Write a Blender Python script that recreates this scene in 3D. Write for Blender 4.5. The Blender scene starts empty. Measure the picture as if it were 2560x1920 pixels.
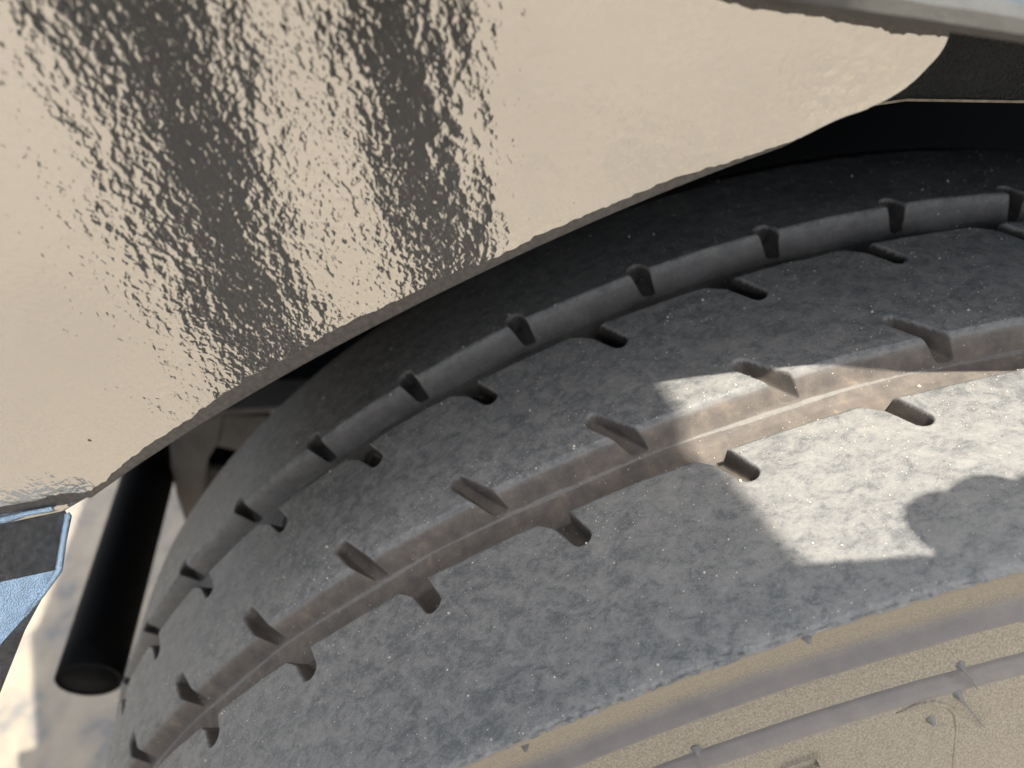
import bpy, bmesh, math, random
import numpy as np
from mathutils import Vector, Matrix, noise
random.seed(7); rng = np.random.default_rng(7)
scene = bpy.context.scene
AX = 0.40                                    # height of the wheel's axle above the ground

# ------------------------------------------------------------------ camera
CAMP = Vector((0.31895, -0.13212, 0.53169 + AX))
RM = Matrix(((0.16659850, 0.97748940, -0.12945815),
             (-0.63197980, 0.20663447, 0.74692954),
             (0.75686622, -0.04262240, 0.65217855)))     # rows: camera right, up, back
cd = bpy.data.cameras.new("camera"); cam = bpy.data.objects.new("camera", cd)
scene.collection.objects.link(cam); scene.camera = cam
cam.matrix_world = Matrix.Translation(CAMP) @ RM.transposed().to_4x4()
cd.sensor_width = 36; cd.lens = 36 * 0.7093867; cd.clip_start = 0.004; cd.clip_end = 400
cd.dof.use_dof = True; cd.dof.focus_distance = 0.185; cd.dof.aperture_fstop = 11.5

# ------------------------------------------------------------------ world, sun, exposure
SUN = Vector((0.40, 0.15, 1.0)).normalized()
elev = math.asin(SUN.z); azim = math.atan2(SUN.x, SUN.y)
w = bpy.data.worlds.new("World"); scene.world = w; w.use_nodes = True
nt = w.node_tree; sky = nt.nodes.new('ShaderNodeTexSky'); sky.sky_type = 'NISHITA'
sky.sun_disc = False; sky.sun_elevation = elev; sky.sun_rotation = azim
sky.dust_density = 3.0; sky.air_density = 0.8
hs = nt.nodes.new('ShaderNodeHueSaturation'); hs.inputs['Saturation'].default_value = .42
nt.links.new(sky.outputs[0], hs.inputs['Color']); nt.links.new(hs.outputs[0], nt.nodes['Background'].inputs[0])
nt.nodes['Background'].inputs[1].default_value = 0.15
sl = bpy.data.lights.new("sun", 'SUN'); sl.energy = 2.6; sl.angle = math.radians(0.53); sl.color = (1, 0.94, 0.84)
so = bpy.data.objects.new("sun", sl); scene.collection.objects.link(so)
so.rotation_euler = (-SUN).to_track_quat('-Z', 'Y').to_euler()
vs = scene.view_settings; vs.view_transform = 'Standard'; vs.look = 'None'; vs.gamma = 1.0
vs.use_curve_mapping = False; vs.exposure = 1.82

# ------------------------------------------------------------------ helpers
def tag(o, label=None, cat=None, group=None, kind=None):
    if label: o['label'] = label
    if cat: o['category'] = cat
    if group: o['group'] = group
    if kind: o['kind'] = kind
    return o
def empty(name, loc, label, cat):
    o = bpy.data.objects.new(name, None); scene.collection.objects.link(o); o.location = loc
    o.empty_display_size = 0.05
    return tag(o, label, cat)
def link(name, me, mat=None, parent=None):
    o = bpy.data.objects.new(name, me); scene.collection.objects.link(o)
    if mat: me.materials.append(mat)
    if parent:
        bpy.context.view_layer.update()
        o.parent = parent; o.matrix_parent_inverse = Matrix.Translation(-parent.location)
    return o
def mesh(name, verts, faces, mat=None, parent=None, smooth=False):
    me = bpy.data.meshes.new(name); me.from_pydata([tuple(v) for v in verts], [], faces); me.update()
    if smooth: me.polygons.foreach_set('use_smooth', [True] * len(me.polygons))
    return link(name, me, mat, parent)
def grid_mesh(name, P, wrap_u=False, mat=None, parent=None, attr=None):
    nu, nv = P.shape[:2]
    idx = np.arange(nu * nv).reshape(nu, nv)
    if wrap_u: idx = np.vstack([idx, idx[:1]])
    q = np.stack([idx[:-1, :-1], idx[:-1, 1:], idx[1:, 1:], idx[1:, :-1]], -1).reshape(-1, 4)
    me = bpy.data.meshes.new(name)
    me.vertices.add(nu * nv); me.vertices.foreach_set('co', P.reshape(-1).astype(np.float32))
    me.loops.add(q.size); me.loops.foreach_set('vertex_index', q.reshape(-1).astype(np.int32))
    me.polygons.add(len(q)); me.polygons.foreach_set('loop_start', np.arange(0, q.size, 4, dtype=np.int32))
    me.polygons.foreach_set('loop_total', np.full(len(q), 4, dtype=np.int32))
    me.polygons.foreach_set('use_smooth', np.ones(len(q), dtype=bool))
    me.update(calc_edges=True)
    if attr is not None:
        a = me.attributes.new('dirt_shade', 'FLOAT', 'POINT'); a.data.foreach_set('value', attr.reshape(-1).astype(np.float32))
    return link(name, me, mat, parent)
def prism(name, poly, x0, x1, mat, parent=None, bevel=0.0, back=None):      # poly of (y, z above axle); slab between x0 and x1
    bm = bmesh.new()
    vs_ = [bm.verts.new((x0, y, z + AX)) for y, z in poly]; f = bm.faces.new(vs_)
    r = bmesh.ops.extrude_face_region(bm, geom=[f])
    bmesh.ops.translate(bm, verts=[v for v in r['geom'] if isinstance(v, bmesh.types.BMVert)], vec=(x1 - x0, 0, 0))
    bmesh.ops.recalc_face_normals(bm, faces=bm.faces)
    if bevel:
        es = [e for e in bm.edges if len(e.link_faces) == 2 and e.calc_face_angle() > 0.6]
        bmesh.ops.bevel(bm, geom=es, offset=bevel, segments=2, affect='EDGES', profile=0.5, clamp_overlap=True)
    if back:
        for f in bm.faces:
            if f.normal.x < -.7: f.material_index = 1
    me = bpy.data.meshes.new(name); bm.to_mesh(me); bm.free()
    o = link(name, me, mat, parent)
    if back: me.materials.append(back)
    return o
def box(name, lo, hi, mat, parent=None, bevel=0.003, M=None):
    bm = bmesh.new(); bmesh.ops.create_cube(bm, size=1)
    for v in bm.verts:
        v.co = Vector([(lo[i] + hi[i]) / 2 + v.co[i] * (hi[i] - lo[i]) for i in range(3)])
    if bevel: bmesh.ops.bevel(bm, geom=list(bm.edges), offset=bevel, segments=3, affect='EDGES', profile=0.5)
    if M is not None: bmesh.ops.transform(bm, matrix=M, verts=bm.verts)
    me = bpy.data.meshes.new(name); bm.to_mesh(me); bm.free()
    me.polygons.foreach_set('use_smooth', [False] * len(me.polygons))
    return link(name, me, mat, parent)
def tube(name, pts, rad, mat, parent=None, seg=12, wall=None):
    """swept round bar through pts; rad a number or a list; wall makes it an open pipe"""
    pts = [Vector(p) for p in pts]; n = len(pts)
    rads = rad if isinstance(rad, (list, tuple)) else [rad] * n
    V = []; F = []
    d0 = (pts[1] - pts[0]).normalized(); up = Vector((0, 0, 1)) if abs(d0.z) < .9 else Vector((1, 0, 0))
    a = d0.cross(up).normalized()
    for i, p in enumerate(pts):
        d = (pts[min(i + 1, n - 1)] - pts[max(i - 1, 0)]).normalized()
        a = (a - d * a.dot(d)).normalized(); b = d.cross(a)
        for k in range(seg):
            t = 2 * math.pi * k / seg; V.append(p + (a * math.cos(t) + b * math.sin(t)) * rads[i])
    for i in range(n - 1):
        for k in range(seg):
            k2 = (k + 1) % seg; F.append((i * seg + k, i * seg + k2, (i + 1) * seg + k2, (i + 1) * seg + k))
    if wall is None:
        F.append(tuple(range(seg - 1, -1, -1))); F.append(tuple((n - 1) * seg + k for k in range(seg)))
    o = mesh(name, V, F, mat, parent, True)
    if wall is not None:
        m = o.modifiers.new('wall', 'SOLIDIFY'); m.thickness = wall; m.offset = -1
    return o

# ------------------------------------------------------------------ materials
def newmat(name):
    m = bpy.data.materials.new(name); m.use_nodes = True; t = m.node_tree
    return m, t, t.nodes['Principled BSDF']
def N(t, typ, **k):
    n = t.nodes.new(typ)
    for a, b in k.items(): setattr(n, a, b)
    return n
def tex(t, scale, detail=4, rough=.55, vec=None, dist=0.0):
    n = N(t, 'ShaderNodeTexNoise'); n.inputs['Scale'].default_value = scale; n.inputs['Detail'].default_value = detail
    n.inputs['Roughness'].default_value = rough; n.inputs['Distortion'].default_value = dist
    if vec is not None: t.links.new(vec, n.inputs['Vector'])
    return n
def ramp(t, src, stops, interp='LINEAR'):
    r = N(t, 'ShaderNodeValToRGB'); r.color_ramp.interpolation = interp
    e = r.color_ramp.elements
    while len(e) < len(stops): e.new(0.5)
    for i, (p, c) in enumerate(stops):
        e[i].position = p; e[i].color = (c, c, c, 1) if isinstance(c, (int, float)) else (*c, 1)
    t.links.new(src, r.inputs[0]); return r.outputs[0]
def mix(t, fac, a, b, mode='MIX'):
    n = N(t, 'ShaderNodeMix', data_type='RGBA', blend_type=mode)
    for s, v in ((0, fac), (6, a), (7, b)):
        if isinstance(v, bpy.types.NodeSocket): t.links.new(v, n.inputs[s])
        elif s == 0: n.inputs[0].default_value = v
        else: n.inputs[s].default_value = (*v, 1)
    return n.outputs[2]
def math_(t, op, a, b=None, clamp=False):
    n = N(t, 'ShaderNodeMath', operation=op); n.use_clamp = clamp
    for i, v in enumerate((a, b)):
        if v is None: continue
        if isinstance(v, bpy.types.NodeSocket): t.links.new(v, n.inputs[i])
        else: n.inputs[i].default_value = v
    return n.outputs[0]
def bump(t, h, strength, dist, prev=None):
    b = N(t, 'ShaderNodeBump'); b.inputs['Strength'].default_value = strength; b.inputs['Distance'].default_value = dist
    t.links.new(h, b.inputs['Height'])
    if prev is not None: t.links.new(prev, b.inputs['Normal'])
    return b.outputs[0]
def simple(name, col, rough=.5, metal=0.0, var=0.25, scale=60, bumpd=0.0):
    m, t, p = newmat(name); co = N(t, 'ShaderNodeTexCoord').outputs['Object']
    n = tex(t, scale, 6, .6, co)
    d = tuple(c * (1 - var) for c in col); l = tuple(min(1, c * (1 + var)) for c in col)
    t.links.new(ramp(t, n.outputs[0], [(.3, d), (.7, l)]), p.inputs['Base Color'])
    p.inputs['Roughness'].default_value = rough; p.inputs['Metallic'].default_value = metal
    if bumpd: t.links.new(bump(t, tex(t, scale * 8, 4, .6, co).outputs[0], 1.0, bumpd), p.inputs['Normal'])
    return m

def radial(t, co):                      # distance from the axle
    sx = N(t, 'ShaderNodeSeparateXYZ'); t.links.new(co, sx.inputs[0])
    y2 = math_(t, 'MULTIPLY', sx.outputs[1], sx.outputs[1]); z2 = math_(t, 'MULTIPLY', sx.outputs[2], sx.outputs[2])
    return math_(t, 'SQRT', math_(t, 'ADD', y2, z2)), sx
def polar(t, co):                       # (across, along the circumference, radius) in metres
    r, sx = radial(t, co)
    th = math_(t, 'ARCTAN2', sx.outputs[1], sx.outputs[2])
    c = N(t, 'ShaderNodeCombineXYZ'); t.links.new(sx.outputs[0], c.inputs[0])
    t.links.new(math_(t, 'MULTIPLY', th, 0.395), c.inputs[1]); t.links.new(r, c.inputs[2])
    return c.outputs[0], r

def m_tread():
    m, t, p = newmat('tread_rubber'); co = N(t, 'ShaderNodeTexCoord').outputs['Object']
    pol, r = polar(t, co)
    at = N(t, 'ShaderNodeAttribute', attribute_name='dirt_shade').outputs['Fac']
    mp = N(t, 'ShaderNodeMapping'); mp.inputs['Scale'].default_value = (1, 1.0, 1); mp.inputs['Rotation'].default_value = (0, 0, .5)
    t.links.new(pol, mp.inputs[0])
    mp2 = N(t, 'ShaderNodeMapping'); mp2.inputs['Scale'].default_value = (1, .75, 1); mp2.inputs['Rotation'].default_value = (0, 0, -.9)
    t.links.new(pol, mp2.inputs[0])
    big = tex(t, 230, 8, .68, mp2.outputs[0], .6).outputs[0]
    mid = tex(t, 900, 5, .7, mp2.outputs[0], .3).outputs[0]
    fine = tex(t, 3500, 2, .6, pol).outputs[0]
    v = math_(t, 'ADD', math_(t, 'MULTIPLY', big, .50), math_(t, 'ADD', math_(t, 'MULTIPLY', mid, .27), math_(t, 'MULTIPLY', fine, .23)))
    wide = tex(t, 14, 3, .5, pol).outputs[0]
    v = math_(t, 'ADD', v, math_(t, 'MULTIPLY', math_(t, 'SUBTRACT', wide, .5), .16))
    top = ramp(t, v, [(.37, (.098, .100, .100)), (.45, (.134, .136, .133)), (.51, (.200, .198, .188)), (.63, (.272, .262, .238))])
    gn = tex(t, 170, 6, .6, pol, .3).outputs[0]
    gro = ramp(t, gn, [(.35, (.105, .092, .082)), (.62, (.165, .140, .117)), (.76, (.28, .21, .15))])
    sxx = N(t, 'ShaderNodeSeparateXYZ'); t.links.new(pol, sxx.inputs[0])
    rib_shade = ramp(t, math_(t, 'ADD', math_(t, 'MULTIPLY', sxx.outputs[0], 5), .7), [(.28, .62), (.50, 1.0)])      # inner rib darkened in the colour, standing in for shade
    top = mix(t, 1.0, top, rib_shade, 'MULTIPLY')
    at1 = math_(t, 'MINIMUM', at, 1.0)
    col = mix(t, at1, top, gro)
    rim_ = ramp(t, at, [(0.0, 0.0), (.12, .0), (.35, .35), (.62, .0)])
    col = mix(t, rim_, col, (.25, .235, .21))
    col = mix(t, math_(t, 'SUBTRACT', at, 1.0, True), col, (.040, .036, .032))  # notch insides darkened: shade put into the rubber's colour
    spark = ramp(t, tex(t, 4200, 1, .5, pol).outputs[0], [(.72, 0.0), (.77, 1.0)])
    col = mix(t, math_(t, 'MULTIPLY', spark, .55), col, (.55, .53, .48))
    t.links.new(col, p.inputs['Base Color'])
    t.links.new(ramp(t, v, [(.4, .58), (.62, .72)]), p.inputs['Roughness'])
    p.inputs['Specular IOR Level'].default_value = .32
    h = math_(t, 'ADD', math_(t, 'MULTIPLY', mid, .7), math_(t, 'MULTIPLY', fine, .45))
    t.links.new(bump(t, h, .8, .00022, bump(t, big, .4, .0003)), p.inputs['Normal'])
    return m
def m_sidewall():
    m, t, p = newmat('dusty_sidewall'); co = N(t, 'ShaderNodeTexCoord').outputs['Object']
    pol, r = polar(t, co)
    n1 = tex(t, 1300, 4, .65, pol, .2).outputs[0]; n2 = tex(t, 130, 5, .6, pol).outputs[0]; n3 = tex(t, 3800, 2, .6, pol).outputs[0]
    dust = ramp(t, math_(t, 'ADD', math_(t, 'MULTIPLY', n1, .6), math_(t, 'MULTIPLY', n3, .4)),
                [(.38, (.150, .132, .104)), (.50, (.235, .205, .155)), (.63, (.330, .292, .218))])
    rub = ramp(t, n2, [(.3, (.150, .140, .134)), (.7, (.190, .174, .162))])
    rr = math_(t, 'ADD', r, math_(t, 'MULTIPLY', math_(t, 'SUBTRACT', n1, .5), .0012))
    rr = math_(t, 'ADD', rr, math_(t, 'MULTIPLY', math_(t, 'SUBTRACT', n2, .5), .0014))
    s = math_(t, 'MULTIPLY', math_(t, 'SUBTRACT', rr, .32), 12.5)                       # .32 -> 0, .40 -> 1
    f = lambda q: (q - .32) * 12.5
    mask = ramp(t, s, [(0, 0), (f(.3392), 0), (f(.3398), .95), (f(.3447), .95), (f(.3460), .3), (f(.3469), 0), (f(.3583), 0), (f(.3588), 1), (f(.3628), 1), (f(.3650), .45), (f(.3700), 0), (f(.3868), 0), (f(.3936), .9)])
    col = mix(t, mask, dust, rub)
    t.links.new(col, p.inputs['Base Color']); p.inputs['Roughness'].default_value = .72
    t.links.new(bump(t, n3, .7, .00018, bump(t, n1, .6, .0002)), p.inputs['Normal'])
    return m
def m_gloss():
    """lumpy, mirror-gloss dark coating, worn dull along its edges"""
    m, t, p = newmat('lumpy_gloss_coating'); co = N(t, 'ShaderNodeTexCoord').outputs['Object']
    sx = N(t, 'ShaderNodeSeparateXYZ'); t.links.new(co, sx.inputs[0])
    mp = N(t, 'ShaderNodeMapping'); mp.inputs['Scale'].default_value = (1, 1.0, 1.0)
    mp.inputs['Rotation'].default_value = (-.1, 0, 0); t.links.new(co, mp.inputs[0])
    a = tex(t, 740, 1.5, .5, mp.outputs[0], .2).outputs[0]
    b = tex(t, 250, 1.0, .5, mp.outputs[0]).outputs[0]
    e = tex(t, 60, 1.0, .5, co).outputs[0]
    c = tex(t, 1500, 2, .6, co).outputs[0]
    amp = ramp(t, tex(t, 30, 2, .5, co).outputs[0], [(.3, .45), (.7, 1.0)])
    # smoother towards the tip of the plate
    fade = ramp(t, math_(t, 'ADD', math_(t, 'MULTIPLY', sx.outputs[1], 8), 1.5), [(.35, 1.0), (.85, .25)])
    h = math_(t, 'MULTIPLY', math_(t, 'MULTIPLY', a, amp), fade)
    nb = bump(t, h, 1.0, BUMP_A, bump(t, b, 1.0, BUMP_B))
    nb = bump(t, e, 1.0, BUMP_C, nb)
    nb = bump(t, c, .5, .000008, nb)
    t.links.new(nb, p.inputs['Normal'])
    # dull worn rim: distance from the arch edge, from the fold, from the bar
    zz = math_(t, 'SUBTRACT', sx.outputs[2], AX)
    r = math_(t, 'SQRT', math_(t, 'ADD', math_(t, 'MULTIPLY', sx.outputs[1], sx.outputs[1]), math_(t, 'MULTIPLY', zz, zz)))
    n1 = tex(t, 300, 3, .5, co, .3).outputs[0]; n2 = tex(t, 45, 2, .5, co).outputs[0]
    wob = math_(t, 'ADD', math_(t, 'MULTIPLY', math_(t, 'SUBTRACT', n1, .5), .0018), math_(t, 'MULTIPLY', math_(t, 'SUBTRACT', n2, .5), .0030))
    wid = ramp(t, math_(t, 'MULTIPLY', math_(t, 'ADD', sx.outputs[1], .26), 4.0), [(0, 1.0), (.35, .62), (.55, .0)])     # wider at the left
    d_arch = math_(t, 'SUBTRACT', math_(t, 'SUBTRACT', r, .4660), math_(t, 'MULTIPLY', wid, .0034))
    k1 = math_(t, 'LESS_THAN', math_(t, 'ADD', d_arch, wob), -.0002)
    topd = math_(t, 'SUBTRACT', math_(t, 'SUBTRACT', .4706, math_(t, 'MULTIPLY', sx.outputs[1], .303)), zz)
    d_top = math_(t, 'ADD', topd, math_(t, 'MULTIPLY', wob, 1.4))
    k2 = math_(t, 'LESS_THAN', d_top, .0012)
    d_f = math_(t, 'ADD', math_(t, 'SUBTRACT', zz, .4052), math_(t, 'MULTIPLY', wob, 1.5))
    k3 = math_(t, 'LESS_THAN', math_(t, 'ABSOLUTE', d_f), .0016)
    pit = math_(t, 'GREATER_THAN', tex(t, 330, 1, .5, co).outputs[0], .835)
    k = math_(t, 'MAXIMUM', math_(t, 'MAXIMUM', k1, k2), math_(t, 'MAXIMUM', k3, pit))
    refl = ramp(t, tex(t, 12, 3, .5, co).outputs[0], [(.3, (.375, .363, .345)), (.7, (.425, .410, .385))])
    dull = ramp(t, tex(t, 700, 4, .6, co).outputs[0], [(.3, (.035, .032, .030)), (.7, (.085, .076, .068))])
    t.links.new(mix(t, k, refl, dull), p.inputs['Base Color'])
    t.links.new(math_(t, 'SUBTRACT', .84, math_(t, 'MULTIPLY', k, .8)), p.inputs['Metallic'])
    t.links.new(math_(t, 'ADD', .05, math_(t, 'MULTIPLY', k, .40)), p.inputs['Roughness'])
    return m
BUMP_A, BUMP_B, BUMP_C = .000115, .00013, .00030
def m_ground():
    m, t, p = newmat('concrete_ground'); co = N(t, 'ShaderNodeTexCoord').outputs['Object']
    n = tex(t, 16, 8, .62, co, .3).outputs[0]; n2 = tex(t, 1.2, 5, .5, co).outputs[0]
    c1 = ramp(t, n, [(.38, (.195, .188, .176)), (.46, (.275, .242, .195)), (.60, (.345, .298, .226))])
    c2 = ramp(t, n2, [(.3, .86), (.7, 1.05)])
    t.links.new(mix(t, 1.0, c1, c2, 'MULTIPLY'), p.inputs['Base Color']); p.inputs['Roughness'].default_value = .85
    t.links.new(bump(t, tex(t, 260, 6, .7, co).outputs[0], .6, .002), p.inputs['Normal'])
    return m
LEDGE = simple('sky_tinted_ledge_coating', (.42, .56, .70), .06, .9, .15, 300, .0005)  # blue of the reflected sky is put into the base colour
EDGEBLK = simple('pitted_black_coating', (.16, .16, .16), .16, .75, .4, 500, .0010)
TREAD = m_tread(); SIDE = m_sidewall(); GLOSS = m_gloss(); GROUND = m_ground()
BLACK = simple('black_pipe_paint', (.0025, .0027, .003), .8, 0, .2, 80)
BLACK.node_tree.nodes['Principled BSDF'].inputs['Specular IOR Level'].default_value = .12
LINER = simple('rough_black_liner', (.0009, .0019, .0036), .9, 0, .3, 200, .0004)
LINER.node_tree.nodes['Principled BSDF'].inputs['Specular IOR Level'].default_value = .05
MAT_TX = simple('textured_black_rubber', (.012, .013, .014), .28, 0, .3, 90, .0022)
EDGE = simple('pale_lit_edge', (.22, .18, .13), .5, 0, .4, 300)  # pale tone for light caught on the inner plate's lower edge
GREYBAR = simple('dusty_grey_bar', (.062, .060, .054), .6, 0, .22, 120, .0002)
BRK = simple('dusty_steel_bracket', (.105, .094, .082), .7, 0, .25, 40)
BLUE = simple('sky_blue_paint', (.07, .30, .55), .35, 0, .06, 8)
RIM = simple('white_rim_paint', (.62, .62, .60), .4, 0, .1, 20)
NUB = simple('rubber_nub', (.16, .155, .15), .7, 0, .2, 900)
GRAIN = simple('sand_grain', (.62, .57, .47), .5, 0, .35, 900)
DENIM = simple('dark_trouser_cloth', (.05, .05, .048), .9, 0, .2, 60, .0006)
SHIRT = simple('grey_shirt_cloth', (.14, .15, .17), .9, 0, .2, 60)
SKIN = simple('skin', (.45, .28, .20), .5, 0, .1, 60)
HAIR = simple('hair', (.03, .02, .015), .6, 0, .4, 300)
SHOE = simple('shoe_leather', (.04, .035, .03), .5, 0, .2, 60)
PHONE = simple('phone_glass', (.02, .02, .022), .15, 0, .1, 20)

# ------------------------------------------------------------------ ground
gm = mesh('ground', [(-150, -150, 0), (150, -150, 0), (150, 150, 0), (-150, 150, 0)], [(0, 1, 2, 3)], GROUND)
tag(gm, kind='structure')

# ------------------------------------------------------------------ vehicle body above the wheel (blue box and its dark underside)
body = empty('flatbed_box', (0, 0, AX + .6), 'sky blue truck body panel showing above the grey bar at the top right corner', 'vehicle body')
def bar_z(y): return .4943 - .2742 * (y + .0648)
# side panel: its lower edge follows the sloping bar
pl = [(-.672, bar_z(-.35) + .006), (-.35, bar_z(-.35) + .006), (.06, bar_z(.06) + .006), (.75, bar_z(.06) + .006), (.75, 1.1), (-.672, 1.1)]
prism('side_panel', pl, .175, .187, BLUE, body, .001)
box('underside', (-1.6, -.667, AX + .62), (.1745, .75, AX + 1.095), LINER, body)
box('frame_rail', (-.52, -.66, AX + .28), (-.44, .75, AX + .6195), LINER, body)
box('inner_wall', (-.312, -.58, AX + .045), (-.300, .75, AX + .6195), LINER, body)

box('front_sky_blocker', (.188, -1.30, AX + .05), (.50, -.74, AX + .85), LINER, body)  # unseen box added to keep front sky light off the tread
box('rear_sky_blocker', (.188, .32, AX + .05), (.44, .745, AX + 1.09), LINER, body)  # invented box out of view, blocks sky light from the rear

# ------------------------------------------------------------------ wheel
XC = .152
wheel = empty('wheel', (XC, 0, 0), 'dusty worn black truck tyre with two deep grooves under the glossy black fender plate', 'wheel')
wheel.location = (XC, 0, AX)
PIT = .115843
PH = {'g1lo': -.00348, 'g2up': -.00363, 'g2lo': -.07637, 'g1up': .05726}
def sstep(a): a = np.clip(a, 0, 1); return a * a * (3 - 2 * a)
xs = [.046]
while xs[-1] < .2482:
    x = xs[-1]
    fine = any(a - .0015 < x < b + .0015 for a, b in ((.1105, .1165), (.1245, .131), (.1750, .185), (.1885, .1945), (.2460, .249)))
    notch = .098 < x < .146 or .160 < x < .209
    xs.append(x + (.00022 if fine else .00038 if notch else .0009))
xs = np.array(xs)
t_f = np.arange(-1.14, .30, .0007); t_c = np.arange(.30, 2 * math.pi - 1.14, .012)
th = np.concatenate([t_f, t_c])
X, T = np.meshgrid(xs, th)
base = np.interp(xs, [.046, .050, .056, .064, .1113, .1296, .1760, .1937, .2100, .2440, .2470, .2482],
                 [.3770, .3855, .3915, .3938, .3971, .3962, .3937, .3926, .3935, .3953, .39525, .3946])
def vnoise(x, y, f, seed):              # value noise, x/y in metres
    r_ = np.random.default_rng(seed).random((257, 257)); xi = x * f; yi = y * f
    a = np.floor(xi).astype(int); b = np.floor(yi).astype(int); u = sstep(xi - a); v = sstep(yi - b)
    g = lambda i, j: r_[i % 257, j % 257]
    return (g(a, b) * (1 - u) + g(a + 1, b) * u) * (1 - v) + (g(a, b + 1) * (1 - u) + g(a + 1, b + 1) * u) * v - .5
S_ = T * .395
wob = vnoise(X * 0, S_, 60, 3) * .0005 + vnoise(X * 0, S_, 700, 4) * .00012
def groove(X, pts): return np.interp(X + wob, [p[0] for p in pts], [p[1] for p in pts])
D = groove(X, [(.1106, 0), (.1113, .0004), (.1118, .0012), (.1140, .0092), (.1152, .0100), (.1262, .0100), (.1274, .0092), (.1291, .0010), (.1296, .0003), (.1302, 0)])
G2 = groove(X, [(.1752, 0), (.1760, .0005), (.1766, .0014), (.1790, .0070), (.1797, .0080), (.1812, .0084), (.1840, .0091), (.1905, .0096), (.1916, .0090), (.1931, .0010), (.1937, .0003), (.1943, 0)])
D = np.maximum(D, G2)
def notch(D, ph, M, Tp, hw0, hw1, d0, d1, chamfer=0):
    k = np.round((ph - T) / PIT); k = np.clip(k, -3, 60)
    tc = ph - PIT * k
    jit = np.sin(k * 12.9898) * .0009
    v = (T - tc) * .395 + jit * .5
    mx, mv = M; tx, tv = Tp[0] + np.sin(k * 7.3) * .0008, Tp[1]
    dx, dv = tx - mx, tv - mv; L2 = dx * dx + dv * dv
    s = np.clip(((X - mx) * dx + (v - mv) * dv) / L2, 0, 1)
    dist = np.hypot(X - mx - s * dx, v - mv - s * dv)
    hw = hw0 + (hw1 - hw0) * s
    if chamfer: hw = hw + chamfer * np.clip(1 - s * 2.2, 0, 1) * (v < mv + s * dv)
    dep = d0 + (d1 - d0) * s ** 1.5
    bowl = 1 - .12 * np.clip(dist / hw, 0, 1) ** 2
    d = dep * sstep((hw - dist) / .0017) * bowl
    return np.maximum(D, d)
D0 = D.copy()
D = notch(D, PH['g2up'], (.1800, 0), (.1668, -.0100), .0036, .0029, .0078, .0040)
Dm = D.copy()
D = notch(D, PH['g2lo'], (.1900, -.0014), (.2026, .0050), .0037, .0032, .0088, .0062, .0030)
Dn = D.copy()
D = notch(D, PH['g1lo'], (.1262, -.0020), (.1396, .0066), .0035, .0031, .0110, .0085, .0030)
D = notch(D, PH['g1up'], (.1160, .0006), (.1082, -.0018), .0038, .0034, .0100, .0060)
R_ = base[None, :] - D + vnoise(X, S_, 60, 5) * .0004 + vnoise(X, S_, 330, 6) * .00012
edge = np.clip((X - .2455) / .0027, 0, 1)
R_ -= edge * (np.abs(vnoise(X, S_, 700, 8)) * .0011 + np.clip(vnoise(X, S_, 160, 9) - .20, 0, 1) * .008)
Xo = X + edge * vnoise(X, S_, 800, 10) * .0009
P = np.stack([Xo - XC, R_ * np.sin(T), R_ * np.cos(T)], -1)
dirt_shade = np.clip((D - .0005) / .0022, 0, 1) * np.interp(X, [.12, .16], [.45, 1.0])
dirt_shade = np.where((X + wob > .1798) & (X + wob < .1808 + .0004 * np.sin(S_ * 90)) & (D - D0 < .0003), .35, dirt_shade)
dirt_shade = np.where(D - Dn > .0008, 1.85, np.where(Dn - Dm > .0008, 1.25, np.where(Dm - D0 > .0008, 1.32, dirt_shade)))  # notches get a painted shade value on top of the groove dirt
def local(o, parent):                   # geometry already in the parent's own frame
    o.parent = parent; o.matrix_parent_inverse = Matrix(); return o
tread = local(grid_mesh('tread', P, True, TREAD, None, dirt_shade), wheel)
# sidewalls
prof = [(.2480, .3948), (.2474, .3925), (.2450, .3860), (.2425, .3790), (.2405, .3710), (.2396, .3665), (.2396, .3640), (.2404, .3625),
        (.2417, .3612), (.2430, .3597), (.2431, .3591), (.2419, .3588), (.2419, .3580), (.2430, .3545), (.2446, .3485), (.2453, .3472),
        (.2444, .3465), (.2434, .3450), (.2436, .3441), (.2450, .3434), (.2466, .3420), (.2475, .3405), (.2474, .3396), (.2480, .3385),
        (.2500, .3280), (.2540, .3150), (.2572, .3000), (.2580, .2850), (.2560, .2700), (.2500, .2500), (.2380, .2320), (.2250, .2200), (.2200, .2140)]
pp = np.array(prof)
ss = np.concatenate([[0], np.cumsum(np.hypot(*np.diff(pp, axis=0).T))]); sn = np.concatenate([np.arange(0, ss[23], .0005), np.linspace(ss[23], ss[-1], 60)])
px_, pr_ = np.interp(sn, ss, pp[:, 0]), np.interp(sn, ss, pp[:, 1])
tw = np.concatenate([np.arange(-.75, .30, .0016), np.arange(.30, 2 * math.pi - .75, .014)])
Rr, Tt = np.meshgrid(pr_, tw); Xx = np.meshgrid(px_, tw)[0]
top = np.clip((Rr - .3925) / .0023, 0, 1); Sw = Tt * .395
Xx = Xx + vnoise(Rr, Sw, 90, 12) * .0003 - top * (np.abs(vnoise(Rr, Sw, 700, 8)) * .0006)
Rr = Rr - top * np.abs(vnoise(Rr, Sw, 700, 10)) * .0008
sidew = local(grid_mesh('sidewall', np.stack([Xx - XC, Rr * np.sin(Tt), Rr * np.cos(Tt)], -1), True, SIDE), wheel)
tw2 = np.linspace(0, 2 * math.pi, 181)[:-1]
Rr, Tt = np.meshgrid(np.array([.377, .36, .33, .30, .27, .24, .215]), tw2); Xx = np.meshgrid(np.array([.046, .048, .045, .043, .045, .06, .084]), tw2)[0]
inner = local(grid_mesh('sidewall', np.stack([Xx - XC, Rr * np.sin(Tt), Rr * np.cos(Tt)], -1), True, SIDE), wheel)
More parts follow.
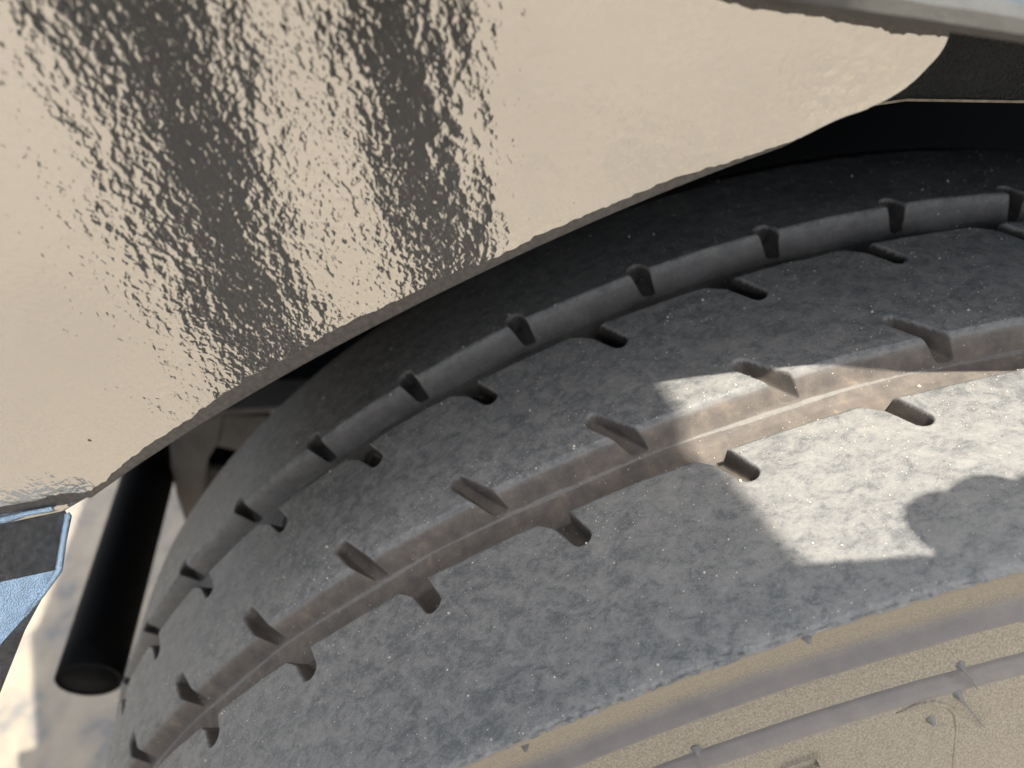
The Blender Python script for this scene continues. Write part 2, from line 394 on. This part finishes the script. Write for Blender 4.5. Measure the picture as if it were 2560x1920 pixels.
Rr, Tt = np.meshgrid(np.array([.222, .2165, .205, .20, .195, .19, .10, .06, .02]), tw2); Xx = np.meshgrid(np.array([.222, .224, .218, .19, .16, .13, .135, .16, .162]), tw2)[0]
local(grid_mesh('rim', np.stack([Xx - XC, Rr * np.sin(Tt), Rr * np.cos(Tt)], -1), True, RIM), wheel)
Rr, Tt = np.meshgrid(np.array([.215, .205, .20, .02]), tw2); Xx = np.meshgrid(np.array([.082, .085, .11, .115]), tw2)[0]
local(grid_mesh('rim', np.stack([Xx - XC, Rr * np.sin(Tt), Rr * np.cos(Tt)], -1), True, RIM), wheel)
# vent nubs and hairs moulded on the sidewall
def side_x(r): return float(np.interp(-r, -pp[:, 1], pp[:, 0]))
def sp(r, t, out=0.0): return Vector((side_x(r) + out - XC, r * math.sin(t), r * math.cos(t)))
def hit(px, py):                        # where a line of sight meets the sidewall's surface (placing only)
    d = RM.transposed() @ Vector(((px - 1280) / 1816.03, -(py - 960) / 1816.03, -1)); o = CAMP - Vector((0, 0, AX))
    s = .02
    while s < .5:
        q = o + d * s; r = math.hypot(q.y, q.z)
        if r < .395 and q.x < side_x(r): return r, math.atan2(q.y, q.z)
        s += .0003
    return None
def nub(px, py, hair=None, size=.0011):
    h = hit(px, py)
    if not h: return
    r, t = h
    V = []; F = []; seg = 10
    c = sp(r, t); rings = [(1.25, -.0004), (1.0, .0004), (.62, .0013), (.45, .0019), (.2, .0022)]
    ey = Vector((0, math.cos(t), -math.sin(t))); ez = Vector((0, math.sin(t), math.cos(t)))
    for k, (q, ou) in enumerate(rings):
        for i in range(seg):
            a = 2 * math.pi * i / seg
            V.append(c + Vector((ou * size / .0013, 0, 0)) + (ey * math.cos(a) + ez * math.sin(a)) * size * q)
    for k in range(len(rings) - 1):
        for i in range(seg):
            j = (i + 1) % seg; F.append((k * seg + i, k * seg + j, (k + 1) * seg + j, (k + 1) * seg + i))
    F.append(tuple((len(rings) - 1) * seg + i for i in range(seg)))
    o = mesh('rubber_nub', V, F, NUB, None, True); local(o, sidew)
    if hair:
        h2 = hit(*hair)
        if h2:
            a = sp(r, t, .0014); b = sp(*h2, .0010)
            m_ = (a + b) / 2 + Vector((.0006, .0003, 0))
            o = tube('rubber_hair', [a, (a * .6 + m_ * .4) + Vector((.0002, 0, .0002)), m_, (b * .6 + m_ * .4), b], [.00030, .00026, .00024, .00022, .00020], NUB, None, 8)
            local(o, sidew)
nub(2015, 1590); nub(2400, 1662, (2436, 1712)); nub(2392, 1733, (2454, 1808)); nub(2326, 1797)
nub(1740, 1872, (1752, 1925)); nub(1312, 1862, None, .0010)
# raised border of the maker's panel and a moulded rectangular window
bp = [hit(*q) for q in ((2240, 1783), (2290, 1763), (2335, 1757), (2370, 1764), (2388, 1785), (2391, 1815), (2388, 1850), (2384, 1890), (2382, 1918))]
bp = [b for b in bp if b]
o = tube('raised_border', [sp(r, t, -.0002) for r, t in bp], [.0003, .0008, .0009, .0008, .0006, .00045, .0004, .0004, .0004][:len(bp)], SIDE, None, 8); local(o, sidew)
rp = [hit(*q) for q in ((1955, 1908), (2040, 1880), (2050, 1903), (1965, 1932))]
if all(rp):
    V = [sp(r, t, .0013) for r, t in rp]; cc = sum(V, Vector()) / 4
    V2 = [cc + (v - cc) * .86 for v in V]; V3 = [v - Vector((.0012, 0, 0)) for v in V2]; V0 = [cc + (v - cc) * 1.12 - Vector((.0022, 0, 0)) for v in V]
    vs4 = V0 + V + V2 + V3
    F = []
    for a in range(3):
        for i in range(4): j = (i + 1) % 4; F.append((a * 4 + i, a * 4 + j, a * 4 + 4 + j, a * 4 + 4 + i))
    F.append((12, 13, 14, 15))
    local(mesh('moulded_frame', vs4, F, SIDE), sidew)

# sand grains lying on the tread
def grains(n):
    ico = [(0, 0, 1), (0, 0, -1), (1, 0, 0), (-1, 0, 0), (0, 1, 0), (0, -1, 0)]
    fc = [(0, 2, 4), (0, 4, 3), (0, 3, 5), (0, 5, 2), (1, 4, 2), (1, 3, 4), (1, 5, 3), (1, 2, 5)]
    V = []; F = []; i_ = 0
    nt_ = len(t_f)
    while i_ < n:
        a = random.randrange(nt_); b = random.randrange(len(xs) - 6)
        if D[a, b] > .0004 and random.random() > .25: continue
        if noise.noise(Vector((X[a, b] * 40, T[a, b] * 16, 0))) < -.15 and random.random() < .6: continue
        i_ += 1
        s = .00009 + .00013 * random.random() ** 2
        if random.random() < .035: s *= 2.3
        q = P[a, b]; c = Vector((q[0] + XC, q[1], q[2] + AX)); nrm = Vector((0, q[1], q[2])).normalized()
        c += nrm * s * .6; k = len(V)
        R3 = Matrix.Rotation(random.random() * 6, 3, Vector((random.random(), random.random(), random.random() + .1)).normalized())
        for v in ico: V.append(c + R3 @ (Vector(v) * s * random.uniform(.7, 1.3)))
        F += [tuple(k + j for j in f) for f in fc]
    o = mesh('sand_grains', V, F, GRAIN); tag(o, 'pale sand grains sprinkled over the tyre tread', 'sand', kind='stuff')
grains(7000)

# ------------------------------------------------------------------ black fender plate
fender = empty('fender_plate', (.18, -.15, AX + .46), 'lumpy glossy black fender plate with a curved lower edge above the tyre', 'fender')
arch = []
A = [(-.2441, .4006), (-.2355, .4040)]
for k in range(41):
    a = math.radians(-30.2 + k * (30.2 - 7.3) / 40); q = k / 40
    rr = .4668 - .0020 * q - .0026 * math.sin(math.pi * q)
    A.append((rr * math.sin(a), rr * math.cos(a)))
def catmull(p, n=8):
    o_ = []
    for i in range(1, len(p) - 2):
        for k in range(n):
            t = k / n; o_.append(tuple(.5 * ((2 * p[i][j]) + (-p[i-1][j] + p[i+1][j]) * t + (2 * p[i-1][j] - 5 * p[i][j] + 4 * p[i+1][j] - p[i+2][j]) * t * t + (-p[i-1][j] + 3 * p[i][j] - 3 * p[i+1][j] + p[i+2][j]) * t ** 3) for j in (0, 1)))
    return o_
def unp(px, py, p0, n):
    d = RM.transposed() @ Vector(((px - 1280) / 1816.03, -(py - 960) / 1816.03, -1)); n = Vector(n)
    p0 = Vector(p0); t = (p0 - CAMP).dot(n) / d.dot(n); return CAMP + d * t
tip = [unp(a, b, (.18, 0, 0), (1, 0, 0)) for a, b in ((2090, 304), (2165, 277), (2235, 243), (2285, 208), (2325, 168), (2352, 138), (2368, 112), (2377, 86), (2376, 66), (2368, 50), (2350, 40))]
A = [q for q in A if q[0] < tip[0].y - .006]
A += catmull([A[-2], A[-1]] + [(q.y, q.z - AX) for q in tip])[1:]
A += [(-.30, .4906 - .303 * (-.30 + .0661) + .003), (-.70, .605), (-.70, .4045), (-.36, .4043)]
prism('plate', A, .1765, .18, GLOSS, fender, .0007, LINER)
# inclined web joining plate and bar, and the bar itself
R0 = Vector((.2064, -.0648, .4943 + AX)); Rd = Vector((.0136, .0879, -.0241))
def bar_pt(s): return R0 + Rd * s
def sweep(name, prof2, s0, s1, mat, parent, n=40, wobble=0.0):
    V = []; F = []; m_ = len(prof2)
    for i in range(n + 1):
        c = bar_pt(s0 + (s1 - s0) * i / n)
        for j, (dx, dz) in enumerate(prof2):
            wv = wobble * noise.noise(Vector((i * .9, j * 3.1, 0)))
            V.append((c.x + dx, c.y, c.z + dz + wv))
    for i in range(n):
        for j in range(m_):
            j2 = (j + 1) % m_; F.append((i * m_ + j, (i + 1) * m_ + j, (i + 1) * m_ + j2, i * m_ + j2))
    F.append(tuple(range(m_ - 1, -1, -1))); F.append(tuple(n * m_ + j for j in range(m_)))
    return mesh(name, V, F, mat, parent, False)
sweep('bar', [(0, .001), (-.0012, -.0004), (-.008, -.0006), (-.0105, .0006), (-.0100, .0036), (-.0070, .0052), (-.003, .0050), (-.0004, .0032)], -6.2, 8.5, GREYBAR, fender, 160, .0005)
wv = []; n_ = 30
for i in range(n_ + 1):
    y = -.50 + (.0 + .50) * i / n_; c = bar_pt((y - R0.y) / Rd.y); zt = .4906 - .303 * (y + .0661) + AX
    wv += [(c.x - .006, y, c.z + .0015), (.1785, y, zt + .001)]
mesh('web', wv, [(2 * i, 2 * i + 2, 2 * i + 3, 2 * i + 1) for i in range(n_)], GLOSS, fender)
wv = []
for i in range(n_ + 1):
    y = -.50 + 1.2 * i / n_; c = bar_pt((y - R0.y) / Rd.y)
    wv += [(c.x - .008, y, c.z + .004), (.1870, y, c.z + .022)]
mesh('sill', wv, [(2 * i, 2 * i + 2, 2 * i + 3, 2 * i + 1) for i in range(n_)], BLUE, body)
# box ledge below the plate's lower left corner
def unp(px, py, p0, n):
    d = RM.transposed() @ Vector(((px - 1280) / 1816.03, -(py - 960) / 1816.03, -1)); n = Vector(n)
    p0 = Vector(p0); t = (p0 - CAMP).dot(n) / d.dot(n); return CAMP + d * t
n1 = (.56, .24, .79); pB = (.1803, -.2435, .4036 + AX)
b1 = unp(163, 1276, pB, n1); b2 = unp(140, 1425, pB, n1); b0 = unp(0, 1448, pB, n1)
n2 = (.50, -.04, .86); c1 = unp(64, 1540, b2, n2); c2 = unp(0, 1612, b2, n2); c3 = unp(-120, 1690, b2, n2)
def slide(v, d=-.3): return Vector((v.x, v.y + d, v.z))
d1 = unp(175, 1300, (0, b1.y + .0004, 0), (0, 1, 0)); d2 = unp(139, 1434, (0, b2.y + .0004, 0), (0, 1, 0)); d3 = unp(63, 1575, (0, c1.y, 0), (0, 1, 0)); d4 = unp(-60, 1885, (0, c3.y, 0), (0, 1, 0))
V = [b1, b2, slide(b1), slide(b2), c1, c2, c3, slide(c1), slide(c3), d1, d2, d3, d4]
mesh('ledge', V, [(0, 1, 3, 2), (1, 4, 5, 6, 8, 7, 3), (0, 9, 10, 1), (1, 10, 11, 4), (4, 11, 12, 6, 5)], LEDGE, fender)
led = bpy.data.objects['ledge']; led.data.materials.append(EDGEBLK)
for k in (0, 2, 3, 4): led.data.polygons[k].material_index = 1
tube('weld_bead', [b1 + (d1 - b1) * .3, d1 * .6 + b1 * .4, (b1 + b2) / 2 + Vector((.0003, .0008, 0)), b2 + Vector((.0003, .0008, 0)), (b2 + c1) / 2 + Vector((.0003, .0006, 0)), c1], [.0007, .0009, .0008, .0009, .0007, .0005], LEDGE, fender, 8)
o = tube('weld_bead', [Vector((.1808, -.2441 - k * .006, .4036 + AX + .0003 * math.sin(k * 2.1))) for k in range(28)], [.0008 + .0002 * math.sin(k * 3.7) for k in range(28)], LEDGE, fender, 8)

# ------------------------------------------------------------------ inner black plate with bright bottom edge, dark liner arch
inner_p = empty('inner_mud_plate', (.15, .1, AX + .46), 'textured black plate with a pale lit lower edge behind the rounded fender tip', 'plate')
prism('plate', [(-.10, .4575), (-.0116, .4525), (.0227, .4455), (.40, .372), (.40, .60), (-.10, .60)], .146, .150, MAT_TX, inner_p)
prism('edge_highlight', [(-.10, .45705), (-.0116, .45205), (.0227, .44505), (.20, .41105), (.20, .4117), (.0227, .4457), (-.0116, .4527), (-.10, .4577)], .1462, .1506, EDGE, inner_p)  # pale strip paints the light along the bottom edge
liner = []
tl = np.linspace(-.70, .9, 60); xl = np.array([.1455, .10, .0, -.1, -.2, -.30])
Xl, Tl = np.meshgrid(xl, tl)
Rl = .474 + 0 * Xl
lin = grid_mesh('wheel_arch_liner', np.stack([Xl, Rl * np.sin(Tl), Rl * np.cos(Tl) + AX], -1), False, LINER)
sm = lin.modifiers.new('thick', 'SOLIDIFY'); sm.thickness = .003; sm.offset = 1
tag(lin, 'dark curved wheel arch liner in shadow above the tyre', 'liner')

# ------------------------------------------------------------------ open black pipe
pe = CAMP; xe = .06
dq = RM.transposed() @ Vector(((223 - 1280) / 1816.03, -(1700 - 960) / 1816.03, -1)); tq = (xe - CAMP.x) / dq.x; ce = CAMP + dq * tq
prad = 77 / 1816.03 * tq
pipe = tube('pipe', [(xe, ce.y, ce.z), (xe - .02, ce.y, ce.z), (-.40, ce.y, ce.z)], prad, BLACK, None, 48, .0022)
tube('dark_end_cap', [(xe - .0006, ce.y, ce.z), (xe - .006, ce.y, ce.z)], prad * .95, BLACK, pipe, 32)  # black cap closes the open end in place of its dark inside
tag(pipe, 'matte black round pipe with an open end pointing down left beside the tyre', 'pipe')

# ------------------------------------------------------------------ bracket behind the tyre
def onx(px, py, x): return unp(px, py, (x, 0, 0), (1, 0, 0))
bk = empty('steel_bracket', (-.10, -.32, AX + .15), 'blurred grey brown steel bracket between the black pipe and the tyre', 'bracket')
def pxplate(name, pts, x, th, parent=bk, mat=BRK):
    v = [onx(a, b, x) for a, b in pts]; prism(name, [(q.y, q.z - AX) for q in v], x - th, x, mat, parent, .0015)
pxplate('upright', [(428, 1170), (420, 1060), (560, 1040), (545, 1110), (520, 1150), (508, 1250), (502, 1380), (489, 1384), (470, 1330), (440, 1240)], -.10, .006)
pxplate('web', [(535, 1040), (680, 1042), (690, 1075), (672, 1100), (650, 1120), (600, 1130), (528, 1114)], -.104, .006)
pxplate('black_backing', [(500, 1075), (760, 1075), (760, 1230), (500, 1230)], -.14, .004, bk, LINER)  # dark sheet added to black out the bright gap behind the bracket
pxplate('flange', [(400, 1035), (800, 1010), (800, 1024), (400, 1052)], -.09, .03)
pxplate('lower_plate', [(508, 1170), (640, 1188), (700, 1200), (600, 1330), (480, 1560), (486, 1380)], -.125, .006)

# ------------------------------------------------------------------ phone in the photographer's hands, just behind the lens
ph = empty('phone', CAMP + RM.transposed() @ Vector((.06, .018, .010)), 'black phone held level above the tyre', 'phone')
Mcam = Matrix.Translation(CAMP) @ RM.transposed().to_4x4()
box('phone_body', (-.0135, -.0180, .0060), (.1345, .0540, .0140), PHONE, ph, .0036, Mcam)
def C2W(x, y, z): return Mcam @ Vector((x, y, z))
V = [C2W(.0105 * math.cos(a) + 0.0, .0105 * math.sin(a), .0058) for a in [i * math.pi / 12 for i in range(24)]] + [C2W(.0095 * math.cos(a), .0095 * math.sin(a), .0045) for a in [i * math.pi / 12 for i in range(24)]]
mesh('lens_ring', V, [(i, (i + 1) % 24, 24 + (i + 1) % 24, 24 + i) for i in range(24)], PHONE, ph)

# ------------------------------------------------------------------ the photographer, leaning over the wheel
def skinfig(name, verts, edges, radii, mat, parent=None, sub=2, root=0):
    me = bpy.data.meshes.new(name); me.from_pydata(verts, edges, []); me.update()
    o = link(name, me, mat, parent)
    md = o.modifiers.new('skin', 'SKIN'); md.use_smooth_shade = True
    sv = me.skin_vertices[0].data
    for i, r in enumerate(radii):
        sv[i].radius = r if isinstance(r, tuple) else (r, r); sv[i].use_root = (i == root)
    s = o.modifiers.new('sub', 'SUBSURF'); s.levels = sub; s.render_levels = sub
    return o
person = empty('person', (.98, -.235, 0), 'person in dark trousers mirrored in the fender plate, leaning over with a phone', 'person')
z = AX
wr = C2W(.170, .020, .045); kn = C2W(.150, .045, .030)
wl = C2W(-.070, -.030, .075)
B = [((1.00, -.265, 1.03), (.13, .12)),      # 0 pelvis
     ((.86, -.255, 1.18), (.14, .12)), ((.62, -.220, 1.33), (.16, .12)), ((.465, -.205, 1.40), (.10, .09)),   # 1-3 spine
     ((.43, -.195, 1.48), (.06, .06)), ((.42, -.195, 1.53), .052),                                          # 4-5 neck
     ((.425, -.041, 1.405), .088), ((.560, -.060, 1.15), .042), (tuple(wr), .027),                               # right arm
     ((.450, -.352, 1.405), .074), ((.62, -.480, 1.15), .042), (tuple(wl), .027),                             # left arm
     ((.985, -.148, .90), .062), ((.950, -.150, .48), .046), ((.995, -.145, .10), .040), ((.96, -.143, .045), .038), ((.86, -.140, .035), .034),
     ((.985, -.402, .90), .062), ((.950, -.425, .48), .046), ((.995, -.435, .10), .040), ((.96, -.437, .045), .038), ((.86, -.440, .035), .034)]
Ed = [(0, 1), (1, 2), (2, 3), (3, 4), (4, 5), (3, 6), (6, 7), (7, 8), (3, 9), (9, 10), (10, 11), (0, 12), (12, 13), (13, 14), (14, 15), (15, 16), (0, 17), (17, 18), (18, 19), (19, 20), (20, 21)]
skinfig('figure', [b[0] for b in B], Ed, [b[1] for b in B], SHIRT, person)
# trousers drawn over the legs
def leg(y0, y1, y2, f):
    pts = [(1.00, (y0 - .27) / 2, 1.01), (.985, y0, .90), (.965, (y0 + y1) / 2, .66), (.950, y1, .48), (.970, (y1 + y2) / 2, .30), (.995, y2, .11)]
    return pts, [r * f for r in (.096, .086, .074, .066, .062, .060)]
a_, r1 = leg(-.146, -.148, -.143, .98); b_, r2 = leg(-.402, -.425, -.435, 1.28)
tr = skinfig('trousers', a_ + b_ + [(1.00, -.27, 1.07)], [(i, i + 1) for i in range(5)] + [(i, i + 1) for i in range(6, 11)] + [(12, 0), (12, 6)], r1 + r2 + [.12], DENIM, person, 2, 12)
for y in (-.142, -.438): skinfig('shoe', [(1.02, y, .055), (.94, y, .06), (.84, y, .04)], [(0, 1), (1, 2)], [.046, .048, .040], SHOE, person)
# head with face and hair
def ball(name, c, r, mat, M=None):
    bm = bmesh.new(); bmesh.ops.create_uvsphere(bm, u_segments=32, v_segments=20, radius=1)
    for v in bm.verts:
        q = v.co.copy()
        if q.x < 0 and name == 'head': q.x *= 1 - .12 * max(0, -q.z)      # jaw
        if name == 'head' and q.z < 0: q.y *= 1 + .25 * q.z
        v.co = Vector((q.x * r[0], q.y * r[1], q.z * r[2]))
    R = Matrix.Rotation(math.radians(-32), 4, 'Y')
    bmesh.ops.transform(bm, matrix=Matrix.Translation(c) @ R, verts=bm.verts)
    me = bpy.data.meshes.new(name); bm.to_mesh(me); bm.free(); me.polygons.foreach_set('use_smooth', [True] * len(me.polygons))
    return link(name, me, mat, person)
HC = Vector((.405, -.185, 1.585))
ball('head', HC, (.098, .076, .115), SKIN)
ball('hair', HC + Vector((.016, 0, .016)), (.096, .080, .108), HAIR)
Rh = Matrix.Rotation(math.radians(-32), 3, 'Y')
ball('nose', HC + Rh @ Vector((-.100, 0, -.012)), (.014, .012, .022), SKIN)
for s in (-1, 1):
    ball('ear', HC + Rh @ Vector((.005, s * .076, -.01)), (.018, .008, .030), SKIN)
    ball('eye', HC + Rh @ Vector((-.086, s * .031, .006)), (.011, .012, .009), HAIR)
ball('mouth', HC + Rh @ Vector((-.084, 0, -.055)), (.008, .024, .006), SKIN)
# right hand: palm behind the phone's far end, fingers curling over its upper edge
def finger(name, pts, r): skinfig(name, [tuple(C2W(*p)) for p in pts], [(i, i + 1) for i in range(len(pts) - 1)], r, SKIN, person)
finger('palm', [(.170, .018, .048), (.158, .030, .036), (.145, .040, .026)], [(.030, .026), (.038, .022), (.034, .018)])
finger('palm', [(.160, .030, .038), (.148, .036, .032), (.139, .036, .028), (.128, .040, .025)], [.020, .019, .016, .013])
for k, (xk, L) in enumerate(((.1115, .0000), (.1215, .0040), (.1315, .0030), (.1420, -.001))):
    finger('finger', [(.150 + .2 * (xk - .125), .045, .026), (xk + .006, .058 + L, .022), (xk, .064 + L, .010), (xk - .001, .060 + L, .003)], [.0105, .0105, .0105, .0095])
finger('thumb', [(.150, .015, .038), (.142, .002, .030), (.128, .004, .022)], [.012, .0105, .009])
finger('palm', [(-.070, -.030, .075), (-.052, -.024, .052), (-.036, -.018, .036)], [(.026, .028), (.020, .036), (.016, .032)])
for k in range(4):
    zz = -.030 + .013 * k
    finger('finger', [(-.038, zz * .9, .036), (-.026, zz, .024), (-.016, zz, .0215)], [.009, .0085, .0075])
finger('thumb', [(-.042, .004, .045), (-.030, .018, .032), (-.014, .024, .022)], [.0115, .010, .0085])
